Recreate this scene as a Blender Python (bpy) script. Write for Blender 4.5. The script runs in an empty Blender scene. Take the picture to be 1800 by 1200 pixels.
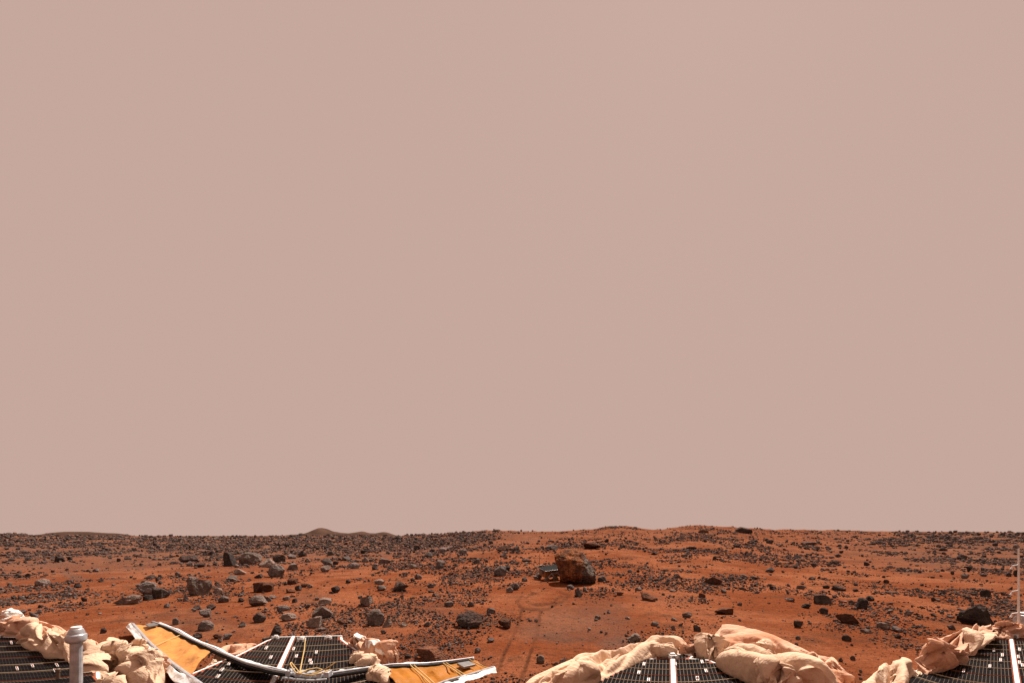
import bpy, bmesh, math, random
import numpy as np
from mathutils import Vector, Matrix

# ------------------------------------------------------------------ camera, world, sun, exposure
SC = bpy.context.scene
COL = SC.collection
F, HZ, CX, H = 700.0, 940.0, 900.0, 1.3       # focal length and eye level row in photo pixels, eye height in metres
cd = bpy.data.cameras.new('camera'); cam = bpy.data.objects.new('camera', cd); COL.objects.link(cam)
cam.location = (0, 0, H); cam.rotation_euler = (math.radians(90), 0, 0)
cd.sensor_width = 36.0; cd.lens = 36.0 * F / 1800.0; cd.shift_y = (HZ - 600.0) / 1800.0
cd.clip_start = 0.05; cd.clip_end = 20000.0
SC.camera = cam

SUN_EL, SUN_AZ = math.radians(57), math.radians(30)     # azimuth measured from straight ahead towards the right
world = bpy.data.worlds.new('World'); SC.world = world; world.use_nodes = True
wn = world.node_tree.nodes; wl = world.node_tree.links
bg = wn['Background']
sky = wn.new('ShaderNodeTexSky'); sky.sky_type = 'NISHITA'; sky.sun_disc = False
sky.sun_elevation = SUN_EL; sky.sun_rotation = SUN_AZ; sky.dust_density = 8.0; sky.air_density = 0.6; sky.ozone_density = 0.0
mx = wn.new('ShaderNodeMix'); mx.data_type = 'RGBA'; mx.inputs[0].default_value = 0.998
mx.inputs[7].default_value = (3.24, 2.25, 1.91, 1)      # butterscotch dust in the air, even over the whole sky
wl.new(sky.outputs[0], mx.inputs[6]); wl.new(mx.outputs[2], bg.inputs[0]); bg.inputs[1].default_value = 0.1

sd = bpy.data.lights.new('sun', 'SUN'); sun = bpy.data.objects.new('sun', sd); COL.objects.link(sun)
sd.energy = 5.0; sd.angle = math.radians(0.5); sd.color = (1.0, 0.95, 0.88)
_d = Vector((math.sin(SUN_AZ) * math.cos(SUN_EL), math.cos(SUN_AZ) * math.cos(SUN_EL), math.sin(SUN_EL)))
sun.rotation_euler = _d.to_track_quat('Z', 'Y').to_euler()
vs = SC.view_settings
vs.view_transform = 'Standard'; vs.look = 'None'; vs.gamma = 1.0; vs.use_curve_mapping = False; vs.exposure = 0.8

# ------------------------------------------------------------------ noise and mapping
def _hash(ix, iy, iz, seed):
    n = (ix.astype(np.int64) * 73856093) ^ (iy.astype(np.int64) * 19349663) ^ (iz.astype(np.int64) * 83492791) ^ (seed * 2654435761 % 2**31)
    n = (n ^ (n >> 13)) * 1274126177 & 0x7fffffff
    n = (n ^ (n >> 16)) * 668265263 & 0x7fffffff
    return (n ^ (n >> 15)) % 65536 / 65535.0
def vnoise(p, seed=0):
    q = np.floor(p); f = p - q; f = f * f * f * (f * (f * 6 - 15) + 10)
    x, y, z = q[:, 0], q[:, 1], q[:, 2]
    out = 0
    for dx in (0, 1):
        for dy in (0, 1):
            for dz in (0, 1):
                w = (f[:, 0] if dx else 1 - f[:, 0]) * (f[:, 1] if dy else 1 - f[:, 1]) * (f[:, 2] if dz else 1 - f[:, 2])
                out = out + w * _hash(x + dx, y + dy, z + dz, seed)
    return out * 2 - 1
def fbm(p, seed=0, octv=4, gain=.5):
    a, s, o = 1.0, 0.0, 0
    for k in range(octv):
        o = o + a * vnoise(p * 2.03 ** k + 17.3 * k, seed + k); s += a; a *= gain
    return o / s
def sst(a, b, x):
    t = np.clip((x - a) / (b - a), 0, 1); return t * t * (3 - 2 * t)

_SKY = np.array([(-600, 940), (-200, 939), (0, 938.3), (30, 938.6), (60, 941), (95, 942), (210, 942.3), (300, 942.6), (380, 943.6), (430, 943), (480, 942),
                 (560, 942), (690, 942), (720, 940.5), (760, 939.5), (800, 937), (850, 933.5), (900, 934.5), (950, 935.5), (1000, 934), (1040, 931.5),
                 (1070, 926.5), (1110, 926), (1130, 930), (1150, 932), (1180, 928.5), (1210, 924.5), (1235, 924), (1260, 926.5), (1330, 929.5),
                 (1360, 932), (1380, 930.5), (1420, 931.5), (1500, 933.5), (1560, 934.5), (1700, 935.5), (1800, 936.5), (2000, 937), (2600, 940)], float)
_CREST = np.array([(-600, 90), (600, 95), (760, 70), (880, 48), (1250, 48), (1400, 60), (1700, 85), (2600, 90)], float)
def height(X, Y):
    X = np.asarray(X, float); Y = np.asarray(Y, float)
    r = np.hypot(X, Y)
    front = np.where(Y > .3, Y, .3)
    px = np.clip(CX + F * X / front, -600, 2600)
    D1 = np.interp(px, _CREST[:, 0], _CREST[:, 1]); S = np.interp(px, _SKY[:, 0], _SKY[:, 1])
    z1 = H + (HZ - S) / F * D1
    rise = z1 * sst(D1 * .12, D1 * 1.0, front) * np.where(Y > .3, 1, 0)
    beyond = np.where(front > D1, -np.minimum((front - D1) * .03, 9.0), 0.0)
    P = np.stack([X, Y, 0 * X], -1).reshape(-1, 3)
    n1 = fbm(P * .55, 3, 4).reshape(X.shape); n2 = fbm(P * .11, 9, 3).reshape(X.shape); n3 = fbm(P * 2.3, 21, 3).reshape(X.shape)
    n4 = np.abs(fbm(P * .8, 31, 3).reshape(X.shape))
    fade = 1 - sst(60, 200, r) * .0
    return rise + beyond + n1 * .075 * sst(3, 9, r) + n2 * .30 * sst(9, 30, r) * (1 - sst(.75, 1.0, front / D1) * .75) + n3 * .018 * fade + n4 * .22 * sst(14, 45, r) - .03
def at_z(px, py, z):
    Y = (H - z) * F / (py - HZ); return Vector(((px - CX) / F * Y, Y, z))
_PX = np.linspace(-230, 2030, 760); _YS = np.geomspace(2.4, 130, 620)
_ZT = height((_PX[:, None] - CX) / F * _YS[None], np.broadcast_to(_YS, (760, 620)))
_ROW = HZ + F * (H - _ZT) / _YS[None]
def settle(px, py):
    """depth of the ground seen at photo pixels (nan where only sky is seen)"""
    px = np.atleast_1d(np.asarray(px, float)); py = np.atleast_1d(np.asarray(py, float))
    i = np.clip(np.rint((px - _PX[0]) / (_PX[1] - _PX[0])).astype(int), 0, len(_PX) - 1); out = np.full(len(px), np.nan)
    for c in range(0, len(px), 8000):
        rr = _ROW[i[c:c + 8000]]; p = py[c:c + 8000]; hit = rr <= p[:, None]; k = hit.argmax(1); ok = hit.any(1) & (k > 0); k = np.maximum(k, 1)
        a = np.arange(len(k)); r0, r1 = rr[a, k - 1], rr[a, k]; t = np.clip((r0 - p) / (r0 - r1 + 1e-9), 0, 1)
        out[c:c + 8000] = np.where(ok, _YS[k - 1] * (1 - t) + _YS[k] * t, np.nan)
    return out
def at(px, py):
    """the point of the ground seen at a photo pixel"""
    Y = settle(px, py)[0]
    if np.isnan(Y):
        i = int(np.clip(round((px - _PX[0]) / (_PX[1] - _PX[0])), 0, len(_PX) - 1)); Y = _YS[int(np.argmin(_ROW[i]))]
    X = (px - CX) / F * Y
    return Vector((X, Y, float(height(np.array([X]), np.array([Y]))[0])))

# ------------------------------------------------------------------ materials
def new_mat(name):
    m = bpy.data.materials.new(name); m.use_nodes = True
    return m, m.node_tree.nodes, m.node_tree.links, m.node_tree.nodes['Principled BSDF']
def mixc(n, l, fac, a, b):
    x = n.new('ShaderNodeMix'); x.data_type = 'RGBA'
    for i, v in ((0, fac), (6, a), (7, b)):
        if hasattr(v, 'links'): l.new(v, x.inputs[i])
        elif i == 0: x.inputs[0].default_value = v
        else: x.inputs[i].default_value = (*v, 1)
    return x.outputs[2]
def noise(n, l, co, scale, detail=4, rough=.55):
    t = n.new('ShaderNodeTexNoise'); t.inputs['Scale'].default_value = scale; t.inputs['Detail'].default_value = detail; t.inputs['Roughness'].default_value = rough
    if co is not None: l.new(co, t.inputs['Vector'])
    return t.outputs['Fac']
def ramp(n, l, fac, lo, hi, v0=0.0, v1=1.0):
    r = n.new('ShaderNodeMapRange'); r.interpolation_type = 'SMOOTHSTEP'
    r.inputs[1].default_value = lo; r.inputs[2].default_value = hi; r.inputs[3].default_value = v0; r.inputs[4].default_value = v1
    l.new(fac, r.inputs[0]); return r.outputs[0]
def mathn(n, l, op, a, b):
    m = n.new('ShaderNodeMath'); m.operation = op
    for i, v in enumerate((a, b)):
        if hasattr(v, 'links'): l.new(v, m.inputs[i])
        else: m.inputs[i].default_value = v
    return m.outputs[0]
def bump(n, l, b, hgt, dist, strength=1.0, prev=None):
    x = n.new('ShaderNodeBump'); x.inputs['Distance'].default_value = dist; x.inputs['Strength'].default_value = strength
    l.new(hgt, x.inputs['Height'])
    if prev is not None: l.new(prev, x.inputs['Normal'])
    l.new(x.outputs[0], b.inputs['Normal']); return x.outputs[0]
def coord(n, which='Object'):
    return n.new('ShaderNodeTexCoord').outputs[which]

RED, RED2, BROWN, GREYD = (.172, .046, .0175), (.245, .080, .036), (.098, .038, .021), (.112, .062, .044)
def mat_soil():
    m, n, l, b = new_mat('martian_soil'); co = coord(n)
    a = n.new('ShaderNodeVertexColor'); a.layer_name = 'soil'
    s = n.new('ShaderNodeSeparateColor'); l.new(a.outputs[0], s.inputs[0])
    c = mixc(n, l, ramp(n, l, noise(n, l, co, .45, 6), .42, .60), RED, RED2)
    c = mixc(n, l, ramp(n, l, noise(n, l, co, 1.1, 7, .7), .50, .66, 0, .8), c, BROWN)
    c = mixc(n, l, ramp(n, l, noise(n, l, co, 13, 6, .75), .48, .66, 0, .75), c, (.075, .030, .016))
    c = mixc(n, l, ramp(n, l, noise(n, l, co, 6.3, 6, .75), .55, .72, 0, .7), c, (.21, .072, .028))
    c = mixc(n, l, s.outputs[0], c, GREYD)
    c = mixc(n, l, s.outputs[1], c, (.062, .024, .013))
    c = mixc(n, l, s.outputs[2], c, (.23, .085, .040))
    c = mixc(n, l, ramp(n, l, noise(n, l, co, 70, 3, .7), .56, .66, 0, .8), c, (.040, .020, .013))
    c = mixc(n, l, ramp(n, l, noise(n, l, co, 27, 3, .65), .60, .68, 0, .75), c, (.055, .030, .022))
    l.new(c, b.inputs['Base Color']); b.inputs['Roughness'].default_value = 1.0; b.inputs['Specular IOR Level'].default_value = 0.0
    p = bump(n, l, b, noise(n, l, co, 5, 9, .7), .09, .9)
    bump(n, l, b, noise(n, l, co, 45, 5, .7), .012, .8, p)
    return m
def mat_rock(name, base, dark, dust, dust_amt, island=False):
    m, n, l, b = new_mat(name); co = coord(n)
    if island: rnd = n.new('ShaderNodeNewGeometry').outputs['Random Per Island']
    else: rnd = n.new('ShaderNodeObjectInfo').outputs['Random']
    c = mixc(n, l, ramp(n, l, noise(n, l, co, 9, 6, .65), .36, .66), dark, base)
    c = mixc(n, l, ramp(n, l, noise(n, l, co, 55, 4, .7), .55, .68, 0, .7), c, tuple(x * .38 for x in dark))
    c = mixc(n, l, ramp(n, l, noise(n, l, co, 30, 4, .7), .58, .74, 0, .5), c, tuple(min(1, x * 1.9) for x in base))
    g = n.new('ShaderNodeNewGeometry'); sp = n.new('ShaderNodeSeparateXYZ'); l.new(g.outputs['Normal'], sp.inputs[0])
    up = ramp(n, l, sp.outputs['Z'], .35, .95)
    d = mathn(n, l, 'MULTIPLY', up, ramp(n, l, noise(n, l, co, 5, 5, .6), .35, .62))
    d = mathn(n, l, 'MULTIPLY', d, ramp(n, l, rnd, 0, 1, dust_amt * .25, dust_amt))
    c = mixc(n, l, d, c, dust)
    hs = n.new('ShaderNodeHueSaturation'); l.new(c, hs.inputs['Color']); l.new(ramp(n, l, rnd, 0, 1, .55 if island else .7, 1.6 if island else 1.25), hs.inputs['Value'])
    l.new(hs.outputs[0], b.inputs['Base Color']); b.inputs['Roughness'].default_value = .9; b.inputs['Specular IOR Level'].default_value = .06
    p = bump(n, l, b, noise(n, l, co, 14, 8, .7), .045, .9)
    v = n.new('ShaderNodeTexVoronoi'); v.inputs['Scale'].default_value = 38; l.new(co, v.inputs['Vector'])
    bump(n, l, b, v.outputs[0], .016, .8, p)
    return m
def mat_flat(name, col, rough=.6, metal=0.0, var=.0, vscale=20, bmp=0):
    m, n, l, b = new_mat(name); co = coord(n)
    if var: l.new(mixc(n, l, ramp(n, l, noise(n, l, co, vscale, 5), .35, .65), tuple(x * (1 - var) for x in col), col), b.inputs['Base Color'])
    else: b.inputs['Base Color'].default_value = (*col, 1)
    b.inputs['Roughness'].default_value = rough; b.inputs['Metallic'].default_value = metal
    if 'film' in name: b.inputs['Specular IOR Level'].default_value = .2
    if max(col) < .03 or rough > .9: b.inputs['Specular IOR Level'].default_value = .01
    if bmp: bump(n, l, b, noise(n, l, co, vscale * 1.5, 5), bmp)
    return m
def mat_cloth(name, base, stain, lo, hi):
    m, n, l, b = new_mat(name); co = coord(n)
    st = ramp(n, l, noise(n, l, co, 2.6, 6, .65), lo, hi)
    c = mixc(n, l, st, base, stain)
    c = mixc(n, l, ramp(n, l, noise(n, l, co, 7, 7, .72), .55, .74, 0, .7), c, (.30, .12, .06))
    l.new(c, b.inputs['Base Color']); b.inputs['Roughness'].default_value = .85; b.inputs['Specular IOR Level'].default_value = .08
    p = bump(n, l, b, noise(n, l, co, 20, 6, .6), .012, .6)
    mp = n.new('ShaderNodeMapping'); mp.inputs['Scale'].default_value = (5, 17, 9); mp.inputs['Rotation'].default_value = (0, 0, .5); l.new(co, mp.inputs[0])
    bump(n, l, b, noise(n, l, mp.outputs[0], 1.6, 4, .6), .03, .6, p)
    return m
M = dict(
    soil=mat_soil(),
    d=mat_rock('dark_basalt', (.085, .066, .058), (.040, .030, .026), (.15, .045, .018), .7),
    g=mat_rock('grey_basalt', (.185, .153, .138), (.085, .068, .061), (.17, .06, .027), .65),
    p=mat_rock('pale_rock', (.26, .20, .17), (.14, .105, .087), (.20, .08, .04), .7),
    r=mat_rock('dusty_rock', (.135, .062, .038), (.07, .035, .024), (.24, .078, .032), 1.0),
    peb=mat_rock('small_stone', (.12, .095, .084), (.05, .038, .033), (.15, .046, .02), .85, True),
    hill=mat_flat('hill_soil', (.075, .040, .027), .95, 0, .4, .05),
    cream=mat_cloth('cream_fabric', (.58, .39, .265), (.47, .26, .155), .52, .78),
    salmon=mat_cloth('dusty_fabric', (.57, .335, .225), (.45, .20, .11), .40, .66),
    white_cloth=mat_cloth('white_fabric', (.74, .68, .62), (.5, .31, .2), .56, .74),
    cell=mat_flat('solar_cell', (.0065, .006, .0065), .5, 0, .3, 6),
    grid=mat_flat('cell_backing', (.17, .12, .09), .92, 0, .2, 30),
    wire=mat_flat('cream_wire', (.46, .32, .20), .5),
    redtape=mat_flat('orange_red_film', (.26, .058, .022), .5, 0, .35, 12),
    white=mat_flat('white_paint', (.72, .68, .64), .45, 0, .12, 14),
    silver=mat_flat('brushed_metal', (.44, .44, .45), .30, .25, .3, 25),
    grey=mat_flat('grey_metal', (.22, .20, .19), .45, .6, .25, 30),
    black=mat_flat('black_rubber', (.015, .013, .012), .6),
    foil=mat_flat('silver_foil', (.80, .78, .76), .4, .0, .25, 9, .02),
    gold=mat_flat('gold_film', (.52, .205, .046), .4, .0, .30, 2.2, .07),
    gold2=mat_flat('amber_film', (.34, .115, .006), .5, 0, .22, 3, .05),
    cable=mat_flat('yellow_cable', (.48, .30, .10), .5),
    kap=mat_flat('copper_film', (.50, .19, .05), .45, .1, .4, 30),
    rbody=mat_flat('rover_film', (.30, .115, .035), .5, 0, .4, 30),
    wheel=mat_flat('dusty_wheel', (.17, .115, .085), .7, .0, .4, 30),
    rgrey=mat_flat('rover_panel', (.022, .020, .020), .6, 0, .3, 12),
)
def mat_boulder():
    m, n, l, b = new_mat('crusted_boulder'); co = coord(n)
    grey = mixc(n, l, ramp(n, l, noise(n, l, co, 11, 6, .7), .4, .62), (.075, .055, .045), (.20, .15, .12))
    red = mixc(n, l, ramp(n, l, noise(n, l, co, 6, 6, .65), .38, .62), (.085, .038, .022), (.30, .105, .040))
    sp = n.new('ShaderNodeSeparateXYZ'); l.new(co, sp.inputs[0])
    e = mathn(n, l, 'ADD', sp.outputs[0], mathn(n, l, 'MULTIPLY', noise(n, l, co, 5, 4), .35))
    e = mathn(n, l, 'ADD', e, mathn(n, l, 'MULTIPLY', sp.outputs[2], -.22))
    c = mixc(n, l, ramp(n, l, e, .12, .22), red, grey)
    c = mixc(n, l, ramp(n, l, noise(n, l, co, 34, 4, .7), .50, .66, 0, .85), c, (.022, .014, .011))
    l.new(c, b.inputs['Base Color']); b.inputs['Roughness'].default_value = .9; b.inputs['Specular IOR Level'].default_value = .05
    p = bump(n, l, b, noise(n, l, co, 12, 8, .72), .07, 1.0)
    v = n.new('ShaderNodeTexVoronoi'); v.inputs['Scale'].default_value = 22; l.new(co, v.inputs['Vector'])
    bump(n, l, b, v.outputs[0], .03, .9, p)
    return m
M['boulder'] = mat_boulder()

# ------------------------------------------------------------------ object helpers
def tag(o, label=None, cat=None, group=None, kind=None):
    for k, v in (('label', label), ('category', cat), ('group', group), ('kind', kind)):
        if v: o[k] = v
    return o
def mesh_obj(name, V, Fc, mat, parent=None, smooth=True, loc=None):
    me = bpy.data.meshes.new(name)
    V = np.asarray(V, float)
    if isinstance(Fc, np.ndarray):
        k = Fc.shape[1]
        me.vertices.add(len(V)); me.vertices.foreach_set('co', V.ravel())
        me.loops.add(Fc.size); me.loops.foreach_set('vertex_index', Fc.ravel().astype(np.int32))
        me.polygons.add(len(Fc)); me.polygons.foreach_set('loop_start', np.arange(0, Fc.size, k, dtype=np.int32)); me.polygons.foreach_set('loop_total', np.full(len(Fc), k, np.int32))
    else:
        me.from_pydata(V.tolist(), [], Fc)
    me.update(calc_edges=True); me.validate()
    me.polygons.foreach_set('use_smooth', [smooth] * len(me.polygons))
    for x in (mat if isinstance(mat, (list, tuple)) else [mat]): me.materials.append(x)
    o = bpy.data.objects.new(name, me); COL.objects.link(o)
    if parent is not None: o.parent = parent
    if loc is not None: o.location = loc
    return o
def empty(name, loc, rot=(0, 0, 0)):
    o = bpy.data.objects.new(name, None); COL.objects.link(o); o.location = loc; o.rotation_euler = rot; o.empty_display_size = .1
    return o
class MB:
    """collects boxes, tubes and quads into one mesh"""
    def __init__(s): s.V = []; s.F = []
    def add(s, V, Fc):
        k = len(s.V); s.V += [tuple(v) for v in V]; s.F += [tuple(i + k for i in f) for f in Fc]
    def box(s, c, d, R=None):
        c = Vector(c); v = [Vector((x * d[0] / 2, y * d[1] / 2, z * d[2] / 2)) for x in (-1, 1) for y in (-1, 1) for z in (-1, 1)]
        if R is not None: v = [R @ q for q in v]
        s.add([c + q for q in v], [(0, 1, 3, 2), (4, 6, 7, 5), (0, 4, 5, 1), (2, 3, 7, 6), (0, 2, 6, 4), (1, 5, 7, 3)])
    def tube(s, pts, r, n=8, cap=True):
        pts = [Vector(p) for p in pts]; rs = r if isinstance(r, (list, tuple)) else [r] * len(pts)
        V = []; Fc = []
        for i, p in enumerate(pts):
            t = (pts[min(i + 1, len(pts) - 1)] - pts[max(i - 1, 0)]).normalized()
            a = t.cross(Vector((0, 0, 1)) if abs(t.z) < .9 else Vector((0, 1, 0))).normalized(); b = t.cross(a)
            V += [p + (a * math.cos(2 * math.pi * j / n) + b * math.sin(2 * math.pi * j / n)) * rs[i] for j in range(n)]
        for i in range(len(pts) - 1):
            Fc += [(i * n + j, i * n + (j + 1) % n, (i + 1) * n + (j + 1) % n, (i + 1) * n + j) for j in range(n)]
        if cap: Fc += [tuple(range(n))[::-1], tuple(range((len(pts) - 1) * n, len(pts) * n))]
        s.add(V, Fc)
    def lathe(s, prof, c, n=40):
        c = Vector(c); V = []; Fc = []
        for (r, z) in prof: V += [c + Vector((r * math.cos(2 * math.pi * j / n), r * math.sin(2 * math.pi * j / n), z)) for j in range(n)]
        for i in range(len(prof) - 1): Fc += [(i * n + j, i * n + (j + 1) % n, (i + 1) * n + (j + 1) % n, (i + 1) * n + j) for j in range(n)]
        Fc += [tuple(range(n))[::-1], tuple(range((len(prof) - 1) * n, len(prof) * n))]
        s.add(V, Fc)
    def slab(s, poly, t):
        """prism below a polygon"""
        n = len(poly); V = [Vector(p) for p in poly] + [Vector(p) - Vector((0, 0, t)) for p in poly]
        s.add(V, [tuple(range(n)), tuple(range(2 * n - 1, n - 1, -1))] + [(i, i + n, (i + 1) % n + n, (i + 1) % n) for i in range(n)])
    def build(s, name, mat, parent=None, smooth=False, bevel=0):
        inv = parent.matrix_basis.inverted() if parent is not None else Matrix()
        o = mesh_obj(name, [inv @ Vector(v) for v in s.V], s.F, mat, parent, smooth)
        bm = bmesh.new(); bm.from_mesh(o.data); bmesh.ops.recalc_face_normals(bm, faces=bm.faces); bm.to_mesh(o.data); bm.free()
        if smooth: o.data.set_sharp_from_angle(angle=math.radians(40))
        if bevel:
            b = o.modifiers.new('bevel', 'BEVEL'); b.width = bevel; b.segments = 2; b.limit_method = 'ANGLE'
        return o
def resample(poly, n):
    p = np.asarray(poly, float); d = np.r_[0, np.cumsum(np.hypot(*np.diff(p[:, :2], axis=0).T))]
    t = np.linspace(0, d[-1], n)
    out = np.stack([np.interp(t, d, p[:, k]) for k in range(p.shape[1])], 1)
    for _ in range(2):
        q = out.copy(); q[1:-1] = (out[:-2] + 2 * out[1:-1] + out[2:]) / 4; out = q
    return out
def grid_faces(a, b):
    i = np.arange(a * b).reshape(a, b)
    return np.stack([i[:-1, :-1], i[1:, :-1], i[1:, 1:], i[:-1, 1:]], -1).reshape(-1, 4)

# ------------------------------------------------------------------ the ground
def seg_dist(px, py, poly, sy=1.0):
    d = np.full(px.shape, 1e9)
    for (x0, y0), (x1, y1) in zip(poly[:-1], poly[1:]):
        dx, dy = x1 - x0, (y1 - y0) * sy; t = np.clip(((px - x0) * dx + (py - y0) * sy * dy) / (dx * dx + dy * dy), 0, 1)
        d = np.minimum(d, np.hypot(px - x0 - t * dx, (py - y0) * sy - t * dy))
    return d
DRIFTS = [  # sand drifts: where the photograph shows them on the ground, half widths, tilt, strength
    (127, 1012, 36, 6, 22, .85), (178, 998, 26, 4, 20, .7), (350, 1095, 90, 32, 0, .38), (1015, 1092, 105, 42, -8, .55), (825, 1010, 42, 7, -14, .6),
    (1735, 981, 20, 3, 0, .9), (1600, 1006, 34, 6, 0, .6), (740, 1072, 70, 14, 0, .35), (540, 1052, 40, 8, -10, .5), (640, 1120, 80, 18, 0, .32),
    (340, 962, 60, 6, 0, .4), (640, 946, 140, 5, 0, .55), (1780, 1070, 60, 16, 0, .35), (250, 950, 160, 5, 0, .45), (1720, 948, 120, 5, 0, .5), (1160, 1052, 70, 10, 6, .25),
    (470, 1005, 130, 30, 0, .22), (1080, 1130, 40, 14, 0, .7)]
TRACKS = [[(918, 1046), (908, 1056), (914, 1066), (935, 1072), (962, 1070), (985, 1058), (1000, 1046), (985, 1040)], [(918, 1068), (905, 1110), (885, 1150), (870, 1190)],
          [(950, 1072), (944, 1110), (928, 1160), (915, 1195)], [(930, 1046), (955, 1036), (972, 1028)], [(925, 1058), (945, 1064), (968, 1060), (986, 1048)], [(938, 1040), (925, 1050)]]
def build_ground():
    th = np.concatenate([np.linspace(-180, -62, 40, endpoint=False), np.linspace(-62, 62, 1150), np.linspace(62, 180, 41)[1:]]) * math.pi / 180
    r = np.concatenate([np.geomspace(.5, 3.0, 14, endpoint=False), np.geomspace(3.0, 130, 430, endpoint=False), np.geomspace(130, 6000, 50)])
    T, R = np.meshgrid(th, r, indexing='ij')
    X, Y = R * np.sin(T), R * np.cos(T); Z = height(X, Y)
    front = np.where(Y > .3, Y, 1e9)
    px = CX + F * X / front; py = HZ + F * (H - Z) / front
    ok = (Y > .3)
    P = np.stack([X, Y, 0 * X], -1).reshape(-1, 3)
    wob = fbm(P * .9, 77, 4).reshape(X.shape); wob2 = fbm(P * 3.5, 78, 4).reshape(X.shape)
    grey = np.zeros(X.shape)
    for (cx, cy, a, b, tilt, k) in DRIFTS:
        c, s = math.cos(math.radians(tilt)), math.sin(math.radians(tilt)); dx, dy = px - cx, py - cy
        q = np.hypot((dx * c + dy * s) / a, (-dx * s + dy * c) / b)
        grey = np.maximum(grey, k * sst(1.25, .45, q + wob * .55 + wob2 * .3) * (.8 + wob2 * .5))
    far = sst(11, 34, R) * (.72 + .5 * wob) * np.interp(px, [0, 350, 820, 980, 1400, 1650, 1800], [.8, 1.0, .95, .4, .35, .75, .9])
    grey = np.maximum(grey, np.clip(far, 0, .85))
    trk = np.zeros(X.shape)
    for t in TRACKS: trk = np.maximum(trk, sst(5.5, .8, seg_dist(px, py, t, 1.6) + wob2 * 3.5 + wob * 2) * (.55 + wob * .6))
    for t in TRACKS[:4]: pass
    bright = .75 * sst(.10, .5, wob2) * sst(.0, .4, fbm(P * .25, 55, 3).reshape(X.shape))
    ring = sst(5, 2, np.abs(np.hypot((px - 958) / 32, (py - 1058) / 10.0) - 1) * 14 + wob2 * 6 + wob * 5) * .22
    bright = np.maximum(bright, ring)
    Z = Z - trk * .014 * ok + ring * .01 * ok
    o = mesh_obj('ground', np.stack([X, Y, Z], -1).reshape(-1, 3), grid_faces(len(th), len(r))[:, ::-1].copy(), M['soil'])
    ca = o.data.color_attributes.new('soil', 'FLOAT_COLOR', 'POINT')
    col = np.stack([grey * ok, trk * ok * 1.0, bright * ok, np.ones(X.shape)], -1)
    ca.data.foreach_set('color', col.astype(np.float32).ravel())
    return tag(o, 'red dusty plain strewn with stones', None, None, 'structure')
build_ground()

def build_hill(prof, Y, depth, seed, label):
    prof = np.array(prof, float); n, k = 260, 40
    px = np.linspace(prof[0, 0], prof[-1, 0], n); sky_row = np.interp(px, prof[:, 0], prof[:, 1])
    X = (px - CX) / F * Y; z = H + (HZ - sky_row) / F * Y
    v = np.linspace(-1, 1, k); base = -12.0
    XX, VV = np.meshgrid(X, v, indexing='ij'); YY = Y + VV * depth
    P = np.stack([XX, YY, 0 * XX], -1).reshape(-1, 3)
    nz = fbm(P * .06, seed, 5).reshape(XX.shape)
    Z = base + (z[:, None] - base) * (1 - np.abs(VV) ** 1.7) + nz * .85 * (1 - np.abs(VV))
    o = mesh_obj('hill', np.stack([XX, YY, Z], -1).reshape(-1, 3), grid_faces(n, k), M['hill'])
    return tag(o, label, None, None, 'structure')
build_hill([(80, 946), (95, 942), (103, 937), (112, 934.5), (122, 933.8), (150, 934.5), (185, 935.8), (203, 937), (209, 941), (225, 942), (238, 941.5), (255, 941.6), (275, 943), (285, 942.3), (305, 942.8), (330, 944), (345, 947)], 420, 60, 5, 'low flat topped mesa on the horizon')
build_hill([(415, 947), (440, 943.6), (470, 942), (500, 941), (530, 938.5), (545, 935.6), (555, 932.6), (562, 929.4), (567, 927.2), (572, 929.8), (584, 933.8), (597, 936), (612, 936.8), (628, 934.6), (637, 933.6), (648, 936.4), (660, 937), (672, 934.8), (678, 935.2), (688, 938.5), (700, 942), (720, 947)], 460, 70, 8, 'twin peaked far hill on the horizon')
build_hill([(-40, 941), (0, 938.6), (18, 938), (26, 939), (32, 941), (58, 941.5), (66, 939.4), (72, 941), (80, 944)], 380, 40, 11, 'small low knolls on the horizon')

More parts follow.
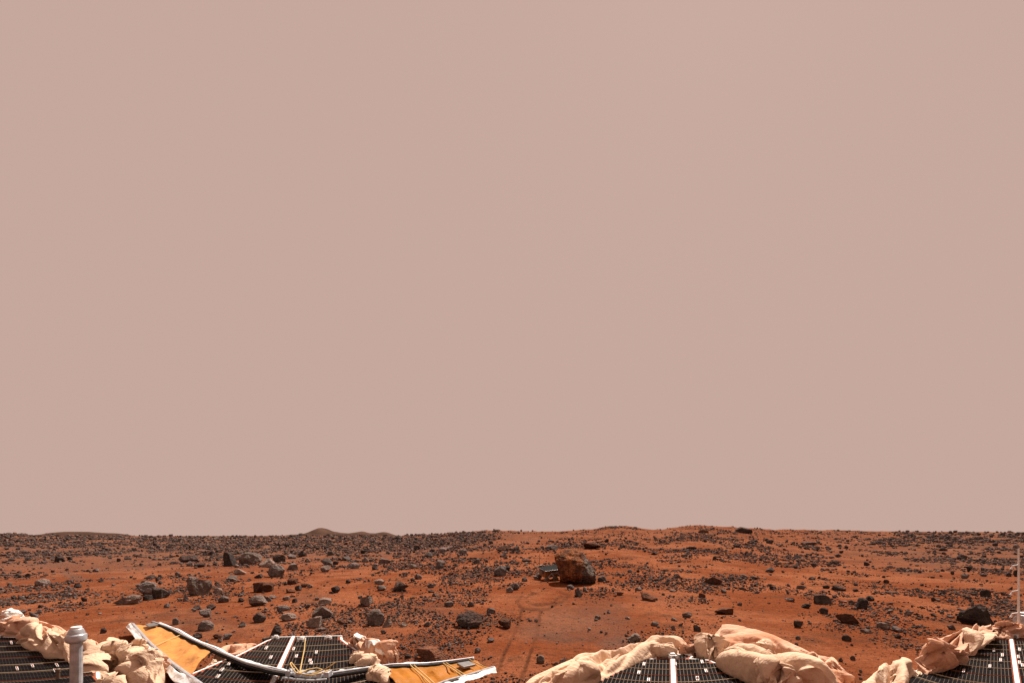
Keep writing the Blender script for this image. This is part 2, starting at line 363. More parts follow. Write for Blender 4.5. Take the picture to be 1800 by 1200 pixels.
# ------------------------------------------------------------------ solar panels
def solar_panel(label, vpx, spine, top, poly, cw, dY, z, tabs, latches, arc=6e-4, hole=None):
    """spine: x of the white spine at row 1200; top: row of the far edge; poly: outline of the cells; cw: column width at row 1200"""
    yr = 1200.0
    root = empty('solar_panel', at_z(spine, 1200, z - .06)); tag(root, label, 'solar panel', 'solar panels of the lander')
    def px_of(i, y): return vpx + (spine + i * cw - vpx) * (y - HZ) / (yr - HZ)
    def pt(i, Y, dz=0.0):
        y = HZ + (H - z) * F / Y; x = px_of(i, y); sx = px_of(0, y)
        y2 = y - arc * (x - sx) ** 2 * ((y - HZ) / 260)
        p = at_z(x, y2, z); return Vector((p.x, p.y, z + dz))
    py = np.array(poly, float)
    def inside(x, y):
        c = False; j = len(py) - 1
        for i in range(len(py)):
            if (py[i, 1] > y) != (py[j, 1] > y) and x < (py[j, 0] - py[i, 0]) * (y - py[i, 1]) / (py[j, 1] - py[i, 1]) + py[i, 0]: c = not c
            j = i
        return c
    Y0 = (H - z) * F / (top - HZ); cells = MB(); back = MB()
    k = 0; Yk = Y0
    rows = []
    while Yk - dY > 2.2 and k < 60:
        Ya, Yb = Yk, Yk - dY
        ins = []
        for i in range(-48, 48):
            m = pt(i + .5, (Ya + Yb) / 2); y = HZ + (H - z) * F / m.y; x = CX + m.x / m.y * F
            if inside(x, y): ins.append(i)
        if ins:
            rows.append((k, ins[0], ins[-1] + 1, Ya, Yb))
            ga = .02 if k % 2 else .08; gb = .08 if k % 2 else .02
            for i in ins:
                if abs(i + .5) < 1.0 and not hole: continue
                q = [pt(i + .08, Ya - dY * ga, .008), pt(i + .92, Ya - dY * ga, .008), pt(i + .92, Yb + dY * gb, .008), pt(i + .08, Yb + dY * gb, .008)]
                cells.add(q, [(0, 1, 2, 3)])
            n = len(ins)
            L = [pt(ins[0] + j, Ya, .004) for j in range(n + 1)] + [pt(ins[0] + j, Yb, .004) for j in range(n + 1)]
            back.add(L, [(j, j + 1, n + 2 + j, n + 1 + j) for j in range(n)])
        Yk = Yb; k += 1
    for (k, a, b, Ya, Yb) in rows:
        if k % 2 == 1:
            red = (k // 2) % 3 == 0; w = MB()
            w.tube([pt(a + (b - a) * t / 24, Yb, .014) for t in range(25)], .0032, 5)
            w.build('red_wire' if red else 'wire', M['redtape' if red else 'wire'], root, True)
    # deck under the cells: follows the stepped outline with a margin
    mg = 1.3
    Lp = [pt(a - mg, (Ya + Yb) / 2) for (k, a, b, Ya, Yb) in rows]; Rp = [pt(b + mg, (Ya + Yb) / 2) for (k, a, b, Ya, Yb) in rows]
    deck = MB(); n = len(rows); V = Lp + Rp
    V2 = [v - Vector((0, 0, .05)) for v in V]
    Fc = [(i, n + i, n + i + 1, i + 1) for i in range(n - 1)]
    Fc += [(i, i + 1, 2 * n + i + 1, 2 * n + i) for i in range(n - 1)] + [(n + i + 1, n + i, 3 * n + i, 3 * n + i + 1) for i in range(n - 1)] + [(0, 2 * n, 3 * n, n), (n - 1, 2 * n - 1, 4 * n - 1, 3 * n - 1)]
    deck.add(V + V2, Fc)
    edge = MB()
    for side in (Lp, Rp):
        pts = [p + Vector((0, 0, -.012)) for p in side]
        edge.tube(pts, .016, 6)
    edge.tube([Lp[0] + Vector((0, .02, 0)), Rp[0] + Vector((0, .02, 0))], .014, 6)
    deck.build('deck', M['redtape'], root); back.build('cell_backing', M['grid'], root); cells.build('solar_cells', M['cell'], root)
    edge.build('edge_trim', M['white'], root, True)
    sp = MB(); rd = MB()
    if not hole:
        Ys = [Y0 + .01] + [r_[4] for r_ in rows]
        for i in range(len(Ys) - 1):
            sp.add([pt(-.62, Ys[i], .017), pt(.62, Ys[i], .017), pt(.62, Ys[i + 1], .017), pt(-.62, Ys[i + 1], .017)], [(0, 1, 2, 3)])
        sp.build('spine_strip', M['white'], root)
        for e in (-.75, .75): rd.tube([pt(e, y, .012) for y in Ys], .006, 5)
        rd.build('spine_edge', M['redtape'], root, True)
    if tabs:
        for (x, y) in tabs:
            ln = (vpx - x) / (HZ - y); k = (y - HZ) / 260.0
            def quad(w0, w1, h, dz):
                return [at_z(x + a * k * 1.0 + b * ln, y + b, z) + Vector((0, 0, dz)) for a, b in ((w0, -h), (w0, h), (w1, h), (w1, -h))]
            tm = MB(); tm.slab(quad(-2.4, 2.4, 2.7, .022), .008); to = tm.build('tab', M['white'], root)
            tr = MB(); tr.slab(quad(-.7, .9, 2.5, .026), .0035); ts_ = tr.build('tab_stripe', M['redtape'], root); ts_.parent = to
    for (x, y, w) in latches:
        p = at_z(x, y, z); s = w * p.y / F
        e = MB(); e.box(p + Vector((0, 0, s * .35)), (s, s * .9, s * .7)); e.box(p + Vector((0, 0, s * .8)), (s * .7, s * .5, s * .3))
        for q in (-1, 1): e.tube([p + Vector((q * s * .62, -.02, 0)), p + Vector((q * s * .62, -.02, s * .9))], s * .1, 6)
        lo = e.build('latch', M['white'], root, bevel=.006)
        dd = MB(); dd.tube([p + Vector((0, -s * .44, s * .36)), p + Vector((0, -s * .50, s * .36))], s * .27, 14)
        inv = Matrix.Identity(4); d = dd.build('socket', M['grey'], root, True); d.parent = lo
        d.data.update()
    return root

rnd = random.Random(4)
solar_panel('dark solar panel crossed by two bright ramps and yellow cables', 597, 480, 1120,
            [(493, 1119), (592, 1119), (600, 1130), (640, 1160), (668, 1176), (720, 1210), (790, 1270), (800, 1400), (120, 1400), (255, 1240), (325, 1196), (340, 1187), (425, 1152), (462, 1132)],
            6.6, .092, .22, [(468, 1141), (476, 1158), (516, 1143), (521, 1156), (547, 1168), (390, 1180), (403, 1169), (383, 1192), (545, 1164), (556, 1149)],
            [(531, 1128, 10), (485, 1123, 8), (578, 1124, 8)])
solar_panel('dark solar panel whose far side is wrapped by two cream airbags', 1174, 1184, 1151,
            [(1128, 1160), (1158, 1160), (1158, 1150), (1207, 1150), (1207, 1158), (1230, 1158), (1262, 1168), (1300, 1195), (1340, 1220), (1420, 1280), (1500, 1400), (860, 1400), (960, 1280), (1052, 1202), (1110, 1170)],
            6.7, .070, .20, [(1132, 1170), (1123, 1185), (1140, 1198), (1187, 1170), (1234, 1166), (1241, 1182), (1226, 1197), (1226, 1195)],
            [(1182, 1158, 12)])
solar_panel('dark solar panel with a white spine beneath the thin antenna mast', 1751, 1788, 1119,
            [(1738, 1118), (1860, 1118), (1930, 1170), (2000, 1260), (2100, 1400), (1380, 1400), (1500, 1262), (1588, 1197), (1640, 1170), (1700, 1140), (1728, 1125)],
            6.9, .088, .20, [(1747, 1145), (1762, 1154), (1759, 1163), (1740, 1174), (1694, 1182), (1647, 1180), (1792, 1144), (1790, 1157), (1792, 1167), (1797, 1172)],
            [(1778, 1121, 11), (1750, 1121, 7)], 9e-4)
solar_panel('dark solar panel behind the thick metal post and under a cream airbag', -40, -52, 1121,
            [(-150, 1119), (22, 1119), (45, 1130), (120, 1158), (168, 1178), (160, 1192), (190, 1215), (300, 1290), (420, 1400), (-420, 1400), (-260, 1200)],
            6.4, .092, .21, [(20, 1132), (30, 1178), (57, 1173), (100, 1172), (97, 1182)], [(8, 1120, 8)], 3e-4, hole=True)

# ------------------------------------------------------------------ airbags: lobes of crumpled cloth
def folds(s, t, seed, fs, ft):
    """crumpled cloth: straight sharp ridges and valleys of limited length, crossing, over soft swells (in metres)"""
    rng = np.random.default_rng(seed * 7 + 1); sh = s.shape
    x, y = s.ravel(), t.ravel(); P = np.stack([x, y, np.full(x.size, seed * 3.7)], 1)
    Ls, Lt = np.ptp(x), np.ptp(y)
    wx = x + .07 * fbm(P * 2.2, seed + 1, 2); wy = y + .07 * fbm(P * 2.2 + 9, seed + 2, 2)
    h = .035 * fbm(P * 2.0, seed + 5, 2)
    main = rng.uniform(-.5, .5) + (0 if ft >= fs else 1.2)
    n = int(np.clip(Ls * Lt * 75, 16, 130))
    for k in range(n):
        big = k < n * .35
        w = rng.uniform(.06, .14) if big else rng.uniform(.02, .055); a = rng.normal(main, .30) if rng.random() < .82 else rng.uniform(0, 3.1)
        cx = x.min() + rng.random() * Ls; cy = y.min() + rng.random() * Lt
        u = (wx - cx) * math.cos(a) + (wy - cy) * math.sin(a); d = -(wx - cx) * math.sin(a) + (wy - cy) * math.cos(a)
        ln = rng.uniform(.30, .85) if big else rng.uniform(.14, .45)
        win = np.clip(1 - (u / ln) ** 2, 0, 1)
        d = d + .6 * w * np.sin(u / ln * 2.4 + k)
        side = rng.uniform(.45, .85)                      # one flank steeper than the other
        q = np.where(d > 0, d / (w * side), -d / (w * (1.5 - side) * 1.4)); tent = np.clip(1 - np.sqrt(q * q + .004), 0, 1)
        h = h + (1 if rng.random() < .66 else -1.0) * tent * win * w * (rng.uniform(.5, .8) if big else rng.uniform(.35, .6))
    h = h / .055; return (1.35 * np.tanh(h / 1.35)).reshape(sh)
def lobe(bottom, top, zb, zt, bulge, seed, amp=.05, fs=2.2, ft=4.5, n=120, k=46, back=.3):
    B = resample(bottom, n); T = resample(top, n)
    q_ = np.stack([np.arange(n) * 8.0 / n, np.zeros(n), np.full(n, seed * 1.3)], 1); B[:, 1] += 2.2 * fbm(q_, seed + 60, 3); T[:, 1] += 1.8 * fbm(q_ * 1.3 + 5, seed + 61, 3)
    zbs = np.asarray(zb, float) if np.ndim(zb) else np.full(n, float(zb)); zts = np.full(n, float(zt))
    Yb = (H - zbs) * F / (B[:, 1] - HZ); Yt = (H - zts) * F / (T[:, 1] - HZ); Yt = np.maximum(Yt, Yb + .12)
    PB = np.stack([(B[:, 0] - CX) / F * Yb, Yb, zbs], 1)
    PT = np.stack([(T[:, 0] - CX) / F * Yt, Yt, H - (T[:, 1] - HZ) / F * Yt], 1)
    ts = np.concatenate([[-.12, -.05], np.linspace(0, 1, k), 1 + np.array([.05, .11, .18, .26, .36])])
    s = np.linspace(0, 1, n); S, TT = np.meshgrid(s, ts, indexing='ij')
    tc = np.clip(TT, 0, 1)[..., None]
    pos = PB[:, None] * (1 - tc) + PT[:, None] * tc
    pos[..., 2] += .6 * bulge * np.sin(np.pi * np.clip(TT, 0, 1) ** .8) * (1 + .8 * fbm(np.stack([S.ravel() * 4, TT.ravel() * 1.5, 0 * S.ravel() + seed], 1), seed + 40, 2).reshape(S.shape))
    bk = np.clip((TT - 1) / .36, 0, 1); pos[..., 1] += back * bk ** .7; pos[..., 0] += back * bk ** .7 * (pos[..., 0] / pos[..., 1])
    pos[..., 2] = pos[..., 2] * (1 - bk ** 1.6) + (-.12) * bk ** 1.6
    fr = np.clip(-TT / .12, 0, 1); pos[..., 2] -= .10 * fr; pos[..., 1] += .06 * fr
    env = (1 - np.abs(2 * S - 1) ** 7) ** .6
    Ls = np.linalg.norm(np.diff(PB, axis=0), axis=1).sum(); Lt = np.linalg.norm(PT - PB, axis=1).mean() + .15
    d = folds(S * Ls, TT * Lt, seed, fs, ft)
    gs = np.gradient(pos, axis=0); gt = np.gradient(pos, axis=1); nr = np.cross(gs, gt); nr /= np.linalg.norm(nr, axis=-1, keepdims=True) + 1e-9
    nr *= np.sign((nr[..., 2:3]).mean() + 1e-9)
    mask = np.clip(np.sin(np.pi * np.clip((TT + .05) / 1.30, 0, 1)), 0, 1) ** .5
    d = np.where(TT > .8, d - sst(.8, 1.0, TT) * np.maximum(d, 0) * .75, d)
    pos = pos + nr * ((.026 + .95 * amp) * d * mask * env)[..., None]
    pos[..., 2] = (-.1) + (pos[..., 2] + .1) * (env * .96 + .04)
    return pos.reshape(-1, 3), grid_faces(n, len(ts)), (n, len(ts))
def airbag(label, lobes, mats):
    V = []; Fc = []; mi = []; off = 0
    for (kw, m) in lobes:
        v, f, _ = lobe(**kw); V.append(v); Fc.append(f + off); off += len(v); mi += [m] * len(f)
    V = np.concatenate(V); org = V.mean(0); org[2] = 0
    o = mesh_obj('airbag', V - org, np.concatenate(Fc), mats, loc=org)
    o.data.polygons.foreach_set('material_index', mi)
    return tag(o, label, 'airbag', 'deflated airbags around the lander')
CS = [M['cream'], M['salmon'], M['white_cloth']]
def L(bottom, top, zb, zt, bulge, seed, m=0, **k): return (dict(bottom=bottom, top=top, zb=zb, zt=zt, bulge=bulge, seed=seed, **k), m)

airbag('crumpled cream and salmon airbag heaped over the panel edge by the metal post', [
    L([(-60, 1108), (10, 1108), (60, 1112)], [(-60, 1082), (5, 1082), (55, 1092)], .12, .30, .04, 1, 1, amp=.05),
    L([(-2, 1094), (20, 1098), (36, 1094)], [(4, 1083), (19, 1069), (34, 1080)], .20, .42, .01, 2, 2, amp=.04, n=60),
    L([(-60, 1120), (20, 1119), (60, 1128), (110, 1132), (140, 1148)], [(-60, 1098), (30, 1094), (70, 1093), (105, 1101), (140, 1118)], .21, .33, .06, 3, 1, amp=.06),
    L([(40, 1122), (60, 1142), (90, 1154), (125, 1162), (150, 1165)], [(44, 1112), (65, 1109), (90, 1113), (118, 1126), (150, 1140)], .22, .33, .09, 4, 0, amp=.075, fs=3.2, ft=5),
    L([(140, 1166), (160, 1168), (184, 1170)], [(138, 1122), (160, 1122), (184, 1138)], .15, .26, .05, 5, 1, amp=.05),
    L([(130, 1160), (150, 1166), (172, 1168)], [(130, 1130), (145, 1138), (168, 1158)], .22, .30, .05, 6, 0, amp=.06)], CS)
airbag('cream airbag bunched in upright folds under the side of the ramp', [
    L([(150, 1215), (170, 1190), (200, 1185), (240, 1180)], [(150, 1196), (178, 1160), (185, 1142), (250, 1136)], .12, .26, .06, 7, 0, amp=.09, fs=4, ft=4),
    L([(180, 1175), (230, 1172), (265, 1178)], [(183, 1146), (225, 1142), (262, 1134)], .18, .34, .05, 8, 0, amp=.07, fs=4, ft=4),
    L([(215, 1230), (245, 1222), (300, 1222)], [(212, 1172), (238, 1152), (292, 1152)], .16, .38, .07, 9, 0, amp=.09, fs=5, ft=3),
    L([(160, 1240), (200, 1226), (235, 1228)], [(160, 1200), (190, 1175), (228, 1170)], .16, .33, .07, 10, 0, amp=.09, fs=5, ft=3),
    L([(222, 1150), (238, 1148), (258, 1146)], [(222, 1138), (240, 1129), (256, 1131)], .25, .36, .03, 12, 0, amp=.03, n=60),
    L([(255, 1200), (275, 1198), (292, 1196)], [(256, 1164), (274, 1156), (290, 1166)], .16, .30, .04, 13, 1, amp=.06, n=70)], CS)
airbag('thin salmon airbag strip peeping out behind the stepped edge of the cabled panel', [
    L([(368, 1172), (400, 1158), (440, 1150), (465, 1142)], [(366, 1160), (398, 1147), (435, 1141), (462, 1136)], .14, .22, .03, 14, 1, amp=.03),
    L([(366, 1172), (378, 1172), (392, 1168)], [(368, 1161), (378, 1156), (392, 1160)], .2, .27, .02, 15, 0, amp=.02, n=50)], CS)
airbag('airbag with a white soiled crest torn up beside the ramp deck', [
    L([(578, 1126), (605, 1148), (640, 1160), (692, 1166)], [(580, 1121), (592, 1116), (640, 1122), (698, 1142)], .16, .30, .05, 16, 1, amp=.07, fs=3.5, ft=4),
    L([(612, 1124), (640, 1136), (668, 1146), (690, 1146)], [(612, 1118), (628, 1112), (650, 1122), (692, 1134)], .26, .38, .02, 17, 2, amp=.05, fs=5, ft=4),
    L([(664, 1146), (682, 1152), (702, 1146)], [(664, 1141), (686, 1134), (701, 1135)], .24, .30, .0, 18, 1, amp=.05, n=60, fs=7),
    L([(612, 1172), (640, 1176), (672, 1170)], [(614, 1160), (638, 1155), (668, 1167)], .20, .25, .02, 19, 0, amp=.05, fs=3),
    L([(640, 1192), (668, 1200), (690, 1206)], [(644, 1187), (665, 1186), (682, 1197)], .22, .26, .02, 20, 0, amp=.04, n=60)], CS)
airbag('long smooth cream airbag draped along the stepped side of the panel', [
    L([(905, 1260), (985, 1222), (1050, 1200), (1120, 1166), (1160, 1152), (1210, 1150), (1250, 1148)], [(880, 1225), (955, 1196), (1005, 1167), (1050, 1145), (1095, 1139), (1150, 1124), (1235, 1116)], .19, .24, .06, 21, 0, amp=.055, fs=1.7, ft=4, n=220, k=56),
    L([(930, 1250), (985, 1230), (1030, 1212), (1060, 1194)], [(930, 1206), (962, 1190), (1010, 1176), (1052, 1180)], .20, .30, .05, 22, 0, amp=.06, fs=2.6, ft=5),
    L([(1140, 1146), (1165, 1150), (1195, 1150)], [(1140, 1128), (1160, 1124), (1190, 1124)], .22, .33, .03, 23, 0, amp=.05, n=70, fs=4),
    L([(1188, 1150), (1215, 1151), (1240, 1148)], [(1190, 1128), (1212, 1124), (1240, 1120)], .21, .31, .04, 24, 1, amp=.05, n=70, fs=4)], CS)
airbag('big billowing airbag with a salmon sheet over rolled cream folds', [
    L([(1225, 1150), (1290, 1170), (1350, 1195), (1430, 1222), (1520, 1240)], [(1232, 1118), (1268, 1100), (1310, 1106), (1358, 1121), (1425, 1148), (1462, 1150), (1498, 1196)], .14, .28, .05, 25, 1, amp=.055, fs=2.2, ft=3.4, n=200, k=60),
    L([(1226, 1146), (1245, 1155), (1274, 1158)], [(1232, 1122), (1250, 1110), (1272, 1124)], .22, .42, .04, 26, 0, amp=.07, fs=4.5, ft=4, n=80),
    L([(1266, 1158), (1280, 1178), (1320, 1198), (1380, 1222), (1460, 1250)], [(1268, 1152), (1290, 1148), (1340, 1158), (1390, 1172), (1440, 1196), (1480, 1230)], .22, .36, .09, 27, 0, amp=.085, fs=3.0, ft=4.2, n=160, k=60),
    L([(1335, 1185), (1350, 1192), (1368, 1196)], [(1338, 1172), (1352, 1165), (1366, 1174)], .34, .44, .03, 28, 0, amp=.04, n=60, fs=6),
    L([(1290, 1150), (1330, 1152), (1368, 1148)], [(1290, 1146), (1330, 1140), (1366, 1132)], .30, .36, .03, 29, 0, amp=.035, n=70, fs=3),
    L([(1402, 1170), (1430, 1184), (1452, 1178)], [(1404, 1158), (1432, 1146), (1456, 1152)], .24, .36, .03, 30, 1, amp=.05, n=80, fs=4),
    L([(1360, 1218), (1400, 1214), (1440, 1216)], [(1366, 1172), (1392, 1170), (1432, 1188)], .28, .42, .05, 31, 0, amp=.07, n=90, fs=5, ft=3),
    L([(1430, 1218), (1470, 1212), (1510, 1206)], [(1436, 1182), (1462, 1154), (1500, 1196)], .16, .27, .04, 32, 1, amp=.04, n=80, fs=4)], CS)
airbag('tan airbag with a square hanging flap in front of the big sloping rock', [
    L([(1600, 1196), (1660, 1182), (1700, 1160), (1745, 1122), (1815, 1118)], [(1612, 1135), (1660, 1123), (1716, 1102), (1760, 1095), (1815, 1098)], .17, .30, .05, 33, 1, amp=.06, fs=2.6, ft=4, n=160, k=56),
    L([(1622, 1180), (1650, 1177), (1692, 1160)], [(1612, 1134), (1650, 1126), (1690, 1140)], .24, .40, .05, 34, 1, amp=.06, fs=3, ft=3, n=90),
    L([(1688, 1146), (1712, 1138), (1740, 1122)], [(1690, 1122), (1712, 1110), (1742, 1108)], .24, .36, .04, 35, 0, amp=.06, fs=5, n=80),
    L([(1745, 1120), (1770, 1121), (1796, 1118)], [(1745, 1100), (1768, 1096), (1794, 1104)], .22, .36, .04, 36, 1, amp=.045, fs=4, n=80),
    L([(1500, 1262), (1560, 1226), (1600, 1198), (1640, 1178)], [(1490, 1222), (1545, 1182), (1585, 1174), (1612, 1156)], .18, .22, .05, 37, 0, amp=.05, fs=2.6, ft=4, n=120),
    L([(1536, 1208), (1560, 1202), (1592, 1192)], [(1530, 1186), (1555, 1179), (1588, 1182)], .20, .27, .03, 38, 0, amp=.04, n=80, fs=4)], CS)

# ------------------------------------------------------------------ ramps
def P3(pts, z0, z1):
    """pixel polyline to world points, height running from z0 to z1"""
    q = resample(pts, 60); return [at_z(x, y, z0 + (z1 - z0) * i / 59) for i, (x, y) in enumerate(q)]
def ribbon(mb, A, B, t, seed, amp=.0, rag=.0, fq=.45):
    rng = np.random.default_rng(seed); A = np.array(A); B = np.array(B); n = len(A)
    i = np.arange(n); wob = fbm(np.stack([i * .20, 0 * i, 0 * i + seed], 1), seed, 3)
    wob2 = fbm(np.stack([i * .23, 0 * i + 8, 0 * i + seed], 1), seed + 3, 3)
    B = B + (B - A) * (wob * rag)[:, None]
    ks = np.linspace(0, 1, 9); V = []
    for k in ks:
        p = A * (1 - k) + B * k; p = p.copy()
        p[:, 2] += (amp * fbm(np.stack([i * fq, 0 * i + k * 2.2, 0 * i + seed], 1), seed + 1, 3) + .3 * amp * wob2) * (1 if rag else math.sin(math.pi * k))
        V.append(p)
    V = np.stack(V, 1); lo = V.copy(); lo[..., 2] -= t
    a, b = V.shape[:2]; f = grid_faces(a, b)
    allv = np.concatenate([V.reshape(-1, 3), lo.reshape(-1, 3)]); m = a * b
    fl = [tuple(x) for x in f] + [tuple(x + m)[::-1] for x in f]
    idx = np.arange(m).reshape(a, b); ring = list(idx[0]) + list(idx[1:, -1]) + list(idx[-1, -2::-1]) + list(idx[-2:0:-1, 0])
    fl += [(ring[j], ring[(j + 1) % len(ring)], ring[(j + 1) % len(ring)] + m, ring[j] + m) for j in range(len(ring))]
    mb.add(allv.tolist(), fl)
def off(pts, dx, dz=0, dyy=0): return [Vector((p[0] + dx, p[1] + dyy, p[2] + dz)) for p in pts]
def ramp_thing(label, far, near, zf0, zf1, deckmat, deck_f, deck_n, foil_f, foil_n, plate, seams):
    RF = P3(far, zf0, zf1); RN = P3(near, zf0, zf1)
    root = empty('rover_ramp', (RN[0] + RF[0]) / 2 - Vector((0, 0, .1))); tag(root, label, 'ramp', 'ramps rolled out from the lander')
    d = MB(); a, b = int(deck_f * 59), int(deck_n * 59)
    A = [RF[int(i * a / 59)] - Vector((0, 0, .012)) for i in range(60)]; B = [RN[int(i * b / 59)] - Vector((0, 0, .012)) for i in range(60)]
    A = resample([tuple(p) for p in A], 60); B = resample([tuple(p) for p in B], 60)
    ribbon(d, A, B, .006, 5, .05, 0, .16); d.build('deck', deckmat, root, True)
    for (R, foil, w, sgn, sd_) in ((RF, foil_f, .02, 1, 3), (RN, foil_n, .02, -1, 9)):
        r = MB(); r.tube(R, .014, 10); r.tube(off(R, .0, .018, -.02), .006, 8); r.build('rail', M['silver'], root, True)
        bl = MB(); bl.tube(off(R, .0, -.004, -.032), .011, 8); bl.build('rail_edge', M['black'], root, True)
        f = MB()
        Ai = off(R, foil[0] * .25, .012, foil[1] * .25); Bi = off(R, foil[0], -.02, foil[1])
        ribbon(f, Ai, Bi, .006, sd_, .022, .30, .16); f.build('foil_skirt', M['foil'], root, True)
    (t0, t1, u0, u1) = plate; q = []
    def dk(t, u): 
        p = Vector(A[int(t * 59)]) * (1 - u) + Vector(B[int(t * 59)]) * u; return p
    pl = MB(); c = [dk(t0, u0), dk(t0, u1), dk(t1, u1), dk(t1, u0)]; pl.slab([x + Vector((0, 0, .035)) for x in c], .02); pl.build('end_plate', M['grey'], root, bevel=.004)
    for t in seams:
        sm = MB(); sm.tube([dk(t, u / 12) + Vector((0, 0, .016)) for u in range(13)], .005, 5); sm.build('seam', M['cable'], root, True)
    return root, RF, RN
ra, RF1, RN1 = ramp_thing('gold decked ramp with bright wavy foil edges sloping away beside bunched airbag',
    [(270, 1093), (300, 1104), (330, 1120), (380, 1143), (432, 1165), (480, 1178), (520, 1185)], [(234, 1096), (262, 1128), (300, 1163), (345, 1196), (372, 1216), (400, 1234)], .14, .34,
    M['gold'], .43, .62, (.075, .035), (-.075, -.025), (.10, .17, .18, .58), (.55,))
rb, RF2, RN2 = ramp_thing('amber decked ramp lying nearly level towards the smooth sand',
    [(832, 1157), (790, 1163), (750, 1167), (690, 1169), (640, 1176), (600, 1182), (562, 1187)], [(868, 1173), (830, 1185), (790, 1196), (740, 1214), (700, 1228)], .16, .33,
    M['gold2'], .60, .93, (.0, .09), (.03, -.035), (.14, .30, .30, .62), (.07, .36, .39, .70, .73))
jr = MB(); mid = P3([(505, 1183), (530, 1186.5), (555, 1188), (580, 1186)], .345, .345)
jr.tube(mid, .017, 10); jr.tube(off(mid, 0, -.01, .045), .009, 8); jr.tube(off(mid, 0, -.01, -.05), .009, 8)
for i in (4, 18, 32, 46, 56): jr.box(mid[i] + Vector((0, 0, .01)), (.035, .06, .04))
tag(jr.build('hinge_rail', M['silver'], None, True, .003), 'jointed metal rail bridging the two ramps over the solar cells', 'rail')

cb = MB()
for z0, z1, pts in ((.24, .40, [(537, 1121), (535, 1140), (531, 1160), (527, 1182)]), (.40, .42, [(527, 1182), (519, 1172), (512, 1163), (510, 1166), (515, 1175), (521, 1182)]),
                    (.40, .40, [(527, 1182), (540, 1176), (556, 1173), (567, 1176), (560, 1180), (548, 1183)]), (.40, .46, [(560, 1180), (572, 1175), (582, 1169), (590, 1163)]), (.40, .40, [(521, 1182), (545, 1186), (565, 1182), (580, 1176)])):
    cb.tube(P3(pts, z0, z1), .0042, 6)
tag(cb.build('cable', M['cable'], None, True), 'loose yellow cables looping over the panel between the ramps', 'cable')

# ------------------------------------------------------------------ metal posts and the antenna mast
def post(label, px, py, Y, r, prof, mat, zfoot):
    zt = H - (py - HZ) / F * Y; x = (px - CX) / F * Y
    root = empty('metal_post', (x, Y, zfoot)); tag(root, label, 'post', None)
    s = MB(); s.lathe([(r, zfoot), (r, zt - prof[0][1] - .0)], (x, Y, 0), 18); s.build('shaft', mat, root, False)
    c = MB(); c.lathe([(a, zt - b) for (a, b) in prof], (x, Y, 0)); c.build('cap', mat, root, True, .003)
    return root, x, zt
pr, x0, zt0 = post('thick brushed metal post with a stepped round cap', 134, 1101, 2.6, .0305,
    [(.0305, .105), (.040, .100), (.050, .090), (.0515, .062), (.049, .050), (.041, .046), (.040, .032), (.034, .018), (.032, .012)], M['silver'], .02)
tp = MB(); tp.lathe([(.027, zt0 - .013), (.027, zt0 + .0), (.023, zt0 + .003)], (x0, 2.6, 0)); tp.build('cap_disc', M['white'], pr, True)
post('short thin rusty rod standing on solar cells by the thick post', 102, 1174, 3.0, .0115, [(.0115, .03), (.015, .028), (.015, .004), (.010, .0)], mat_flat('dull_rod', (.20, .13, .09), .5, .5, .4, 30), .15)

def antenna():
    Y = 4.35; x = (1790.5 - CX) / F * Y; z0 = .2; z1 = H - (962 - HZ) / F * Y
    root = empty('antenna_mast', (x, Y, z0)); tag(root, 'slender mast with three small hanging windsocks on the panel corner', 'mast')
    m = MB(); m.tube([(x, Y, z0), (x, Y, (z0 + z1) / 2), (x, Y, z1)], [.012, .0095, .0075], 10); m.build('pole', M['white'], root, True)
    b = MB(); b.box((x, Y, z0 + .04), (.06, .06, .07)); b.tube([(x - .06, Y - .02, z0 + .02), (x - .06, Y - .02, z0 + .08)], .022, 12); b.tube([(x + .05, Y, z0), (x + .05, Y, z0 + .09)], .02, 12); b.build('foot_bracket', M['grey'], root, True, .006)
    d = MB(); d.tube([(x - .14, Y - .07, z0 + .05), (x - .14, Y - .10, z0 + .06)], .032, 20); d.build('foot_disc', M['white'], root, True, .004)
    for (py, L_) in ((992, 15), (1037, 16), (1076, 16)):
        z = H - (py - HZ) / F * Y; s = Y / F
        a = MB(); a.tube([(x, Y, z), (x - L_ * s, Y - .02, z - 1.5 * s)], .006, 8); ao = a.build('arm', M['white'], root, True)
        c = MB(); c.tube([(x - L_ * s, Y - .02, z - 1.5 * s), (x - (L_ + .6) * s, Y - .02, z - 4 * s), (x - (L_ + 1.6) * s, Y - .02, z - 7.5 * s)], [.003, .006, .011], 8)
        w = c.build('windsock', M['white'], root, True)
    t = MB(); t.tube([(x - .006, Y, z1 - .01), (x - .006, Y, z1 + .02)], .005, 8); t.tube([(x + .006, Y, z1 - .01), (x + .006, Y, z1 + .015)], .005, 8); t.build('mast_tip', M['grey'], root, True)
antenna()
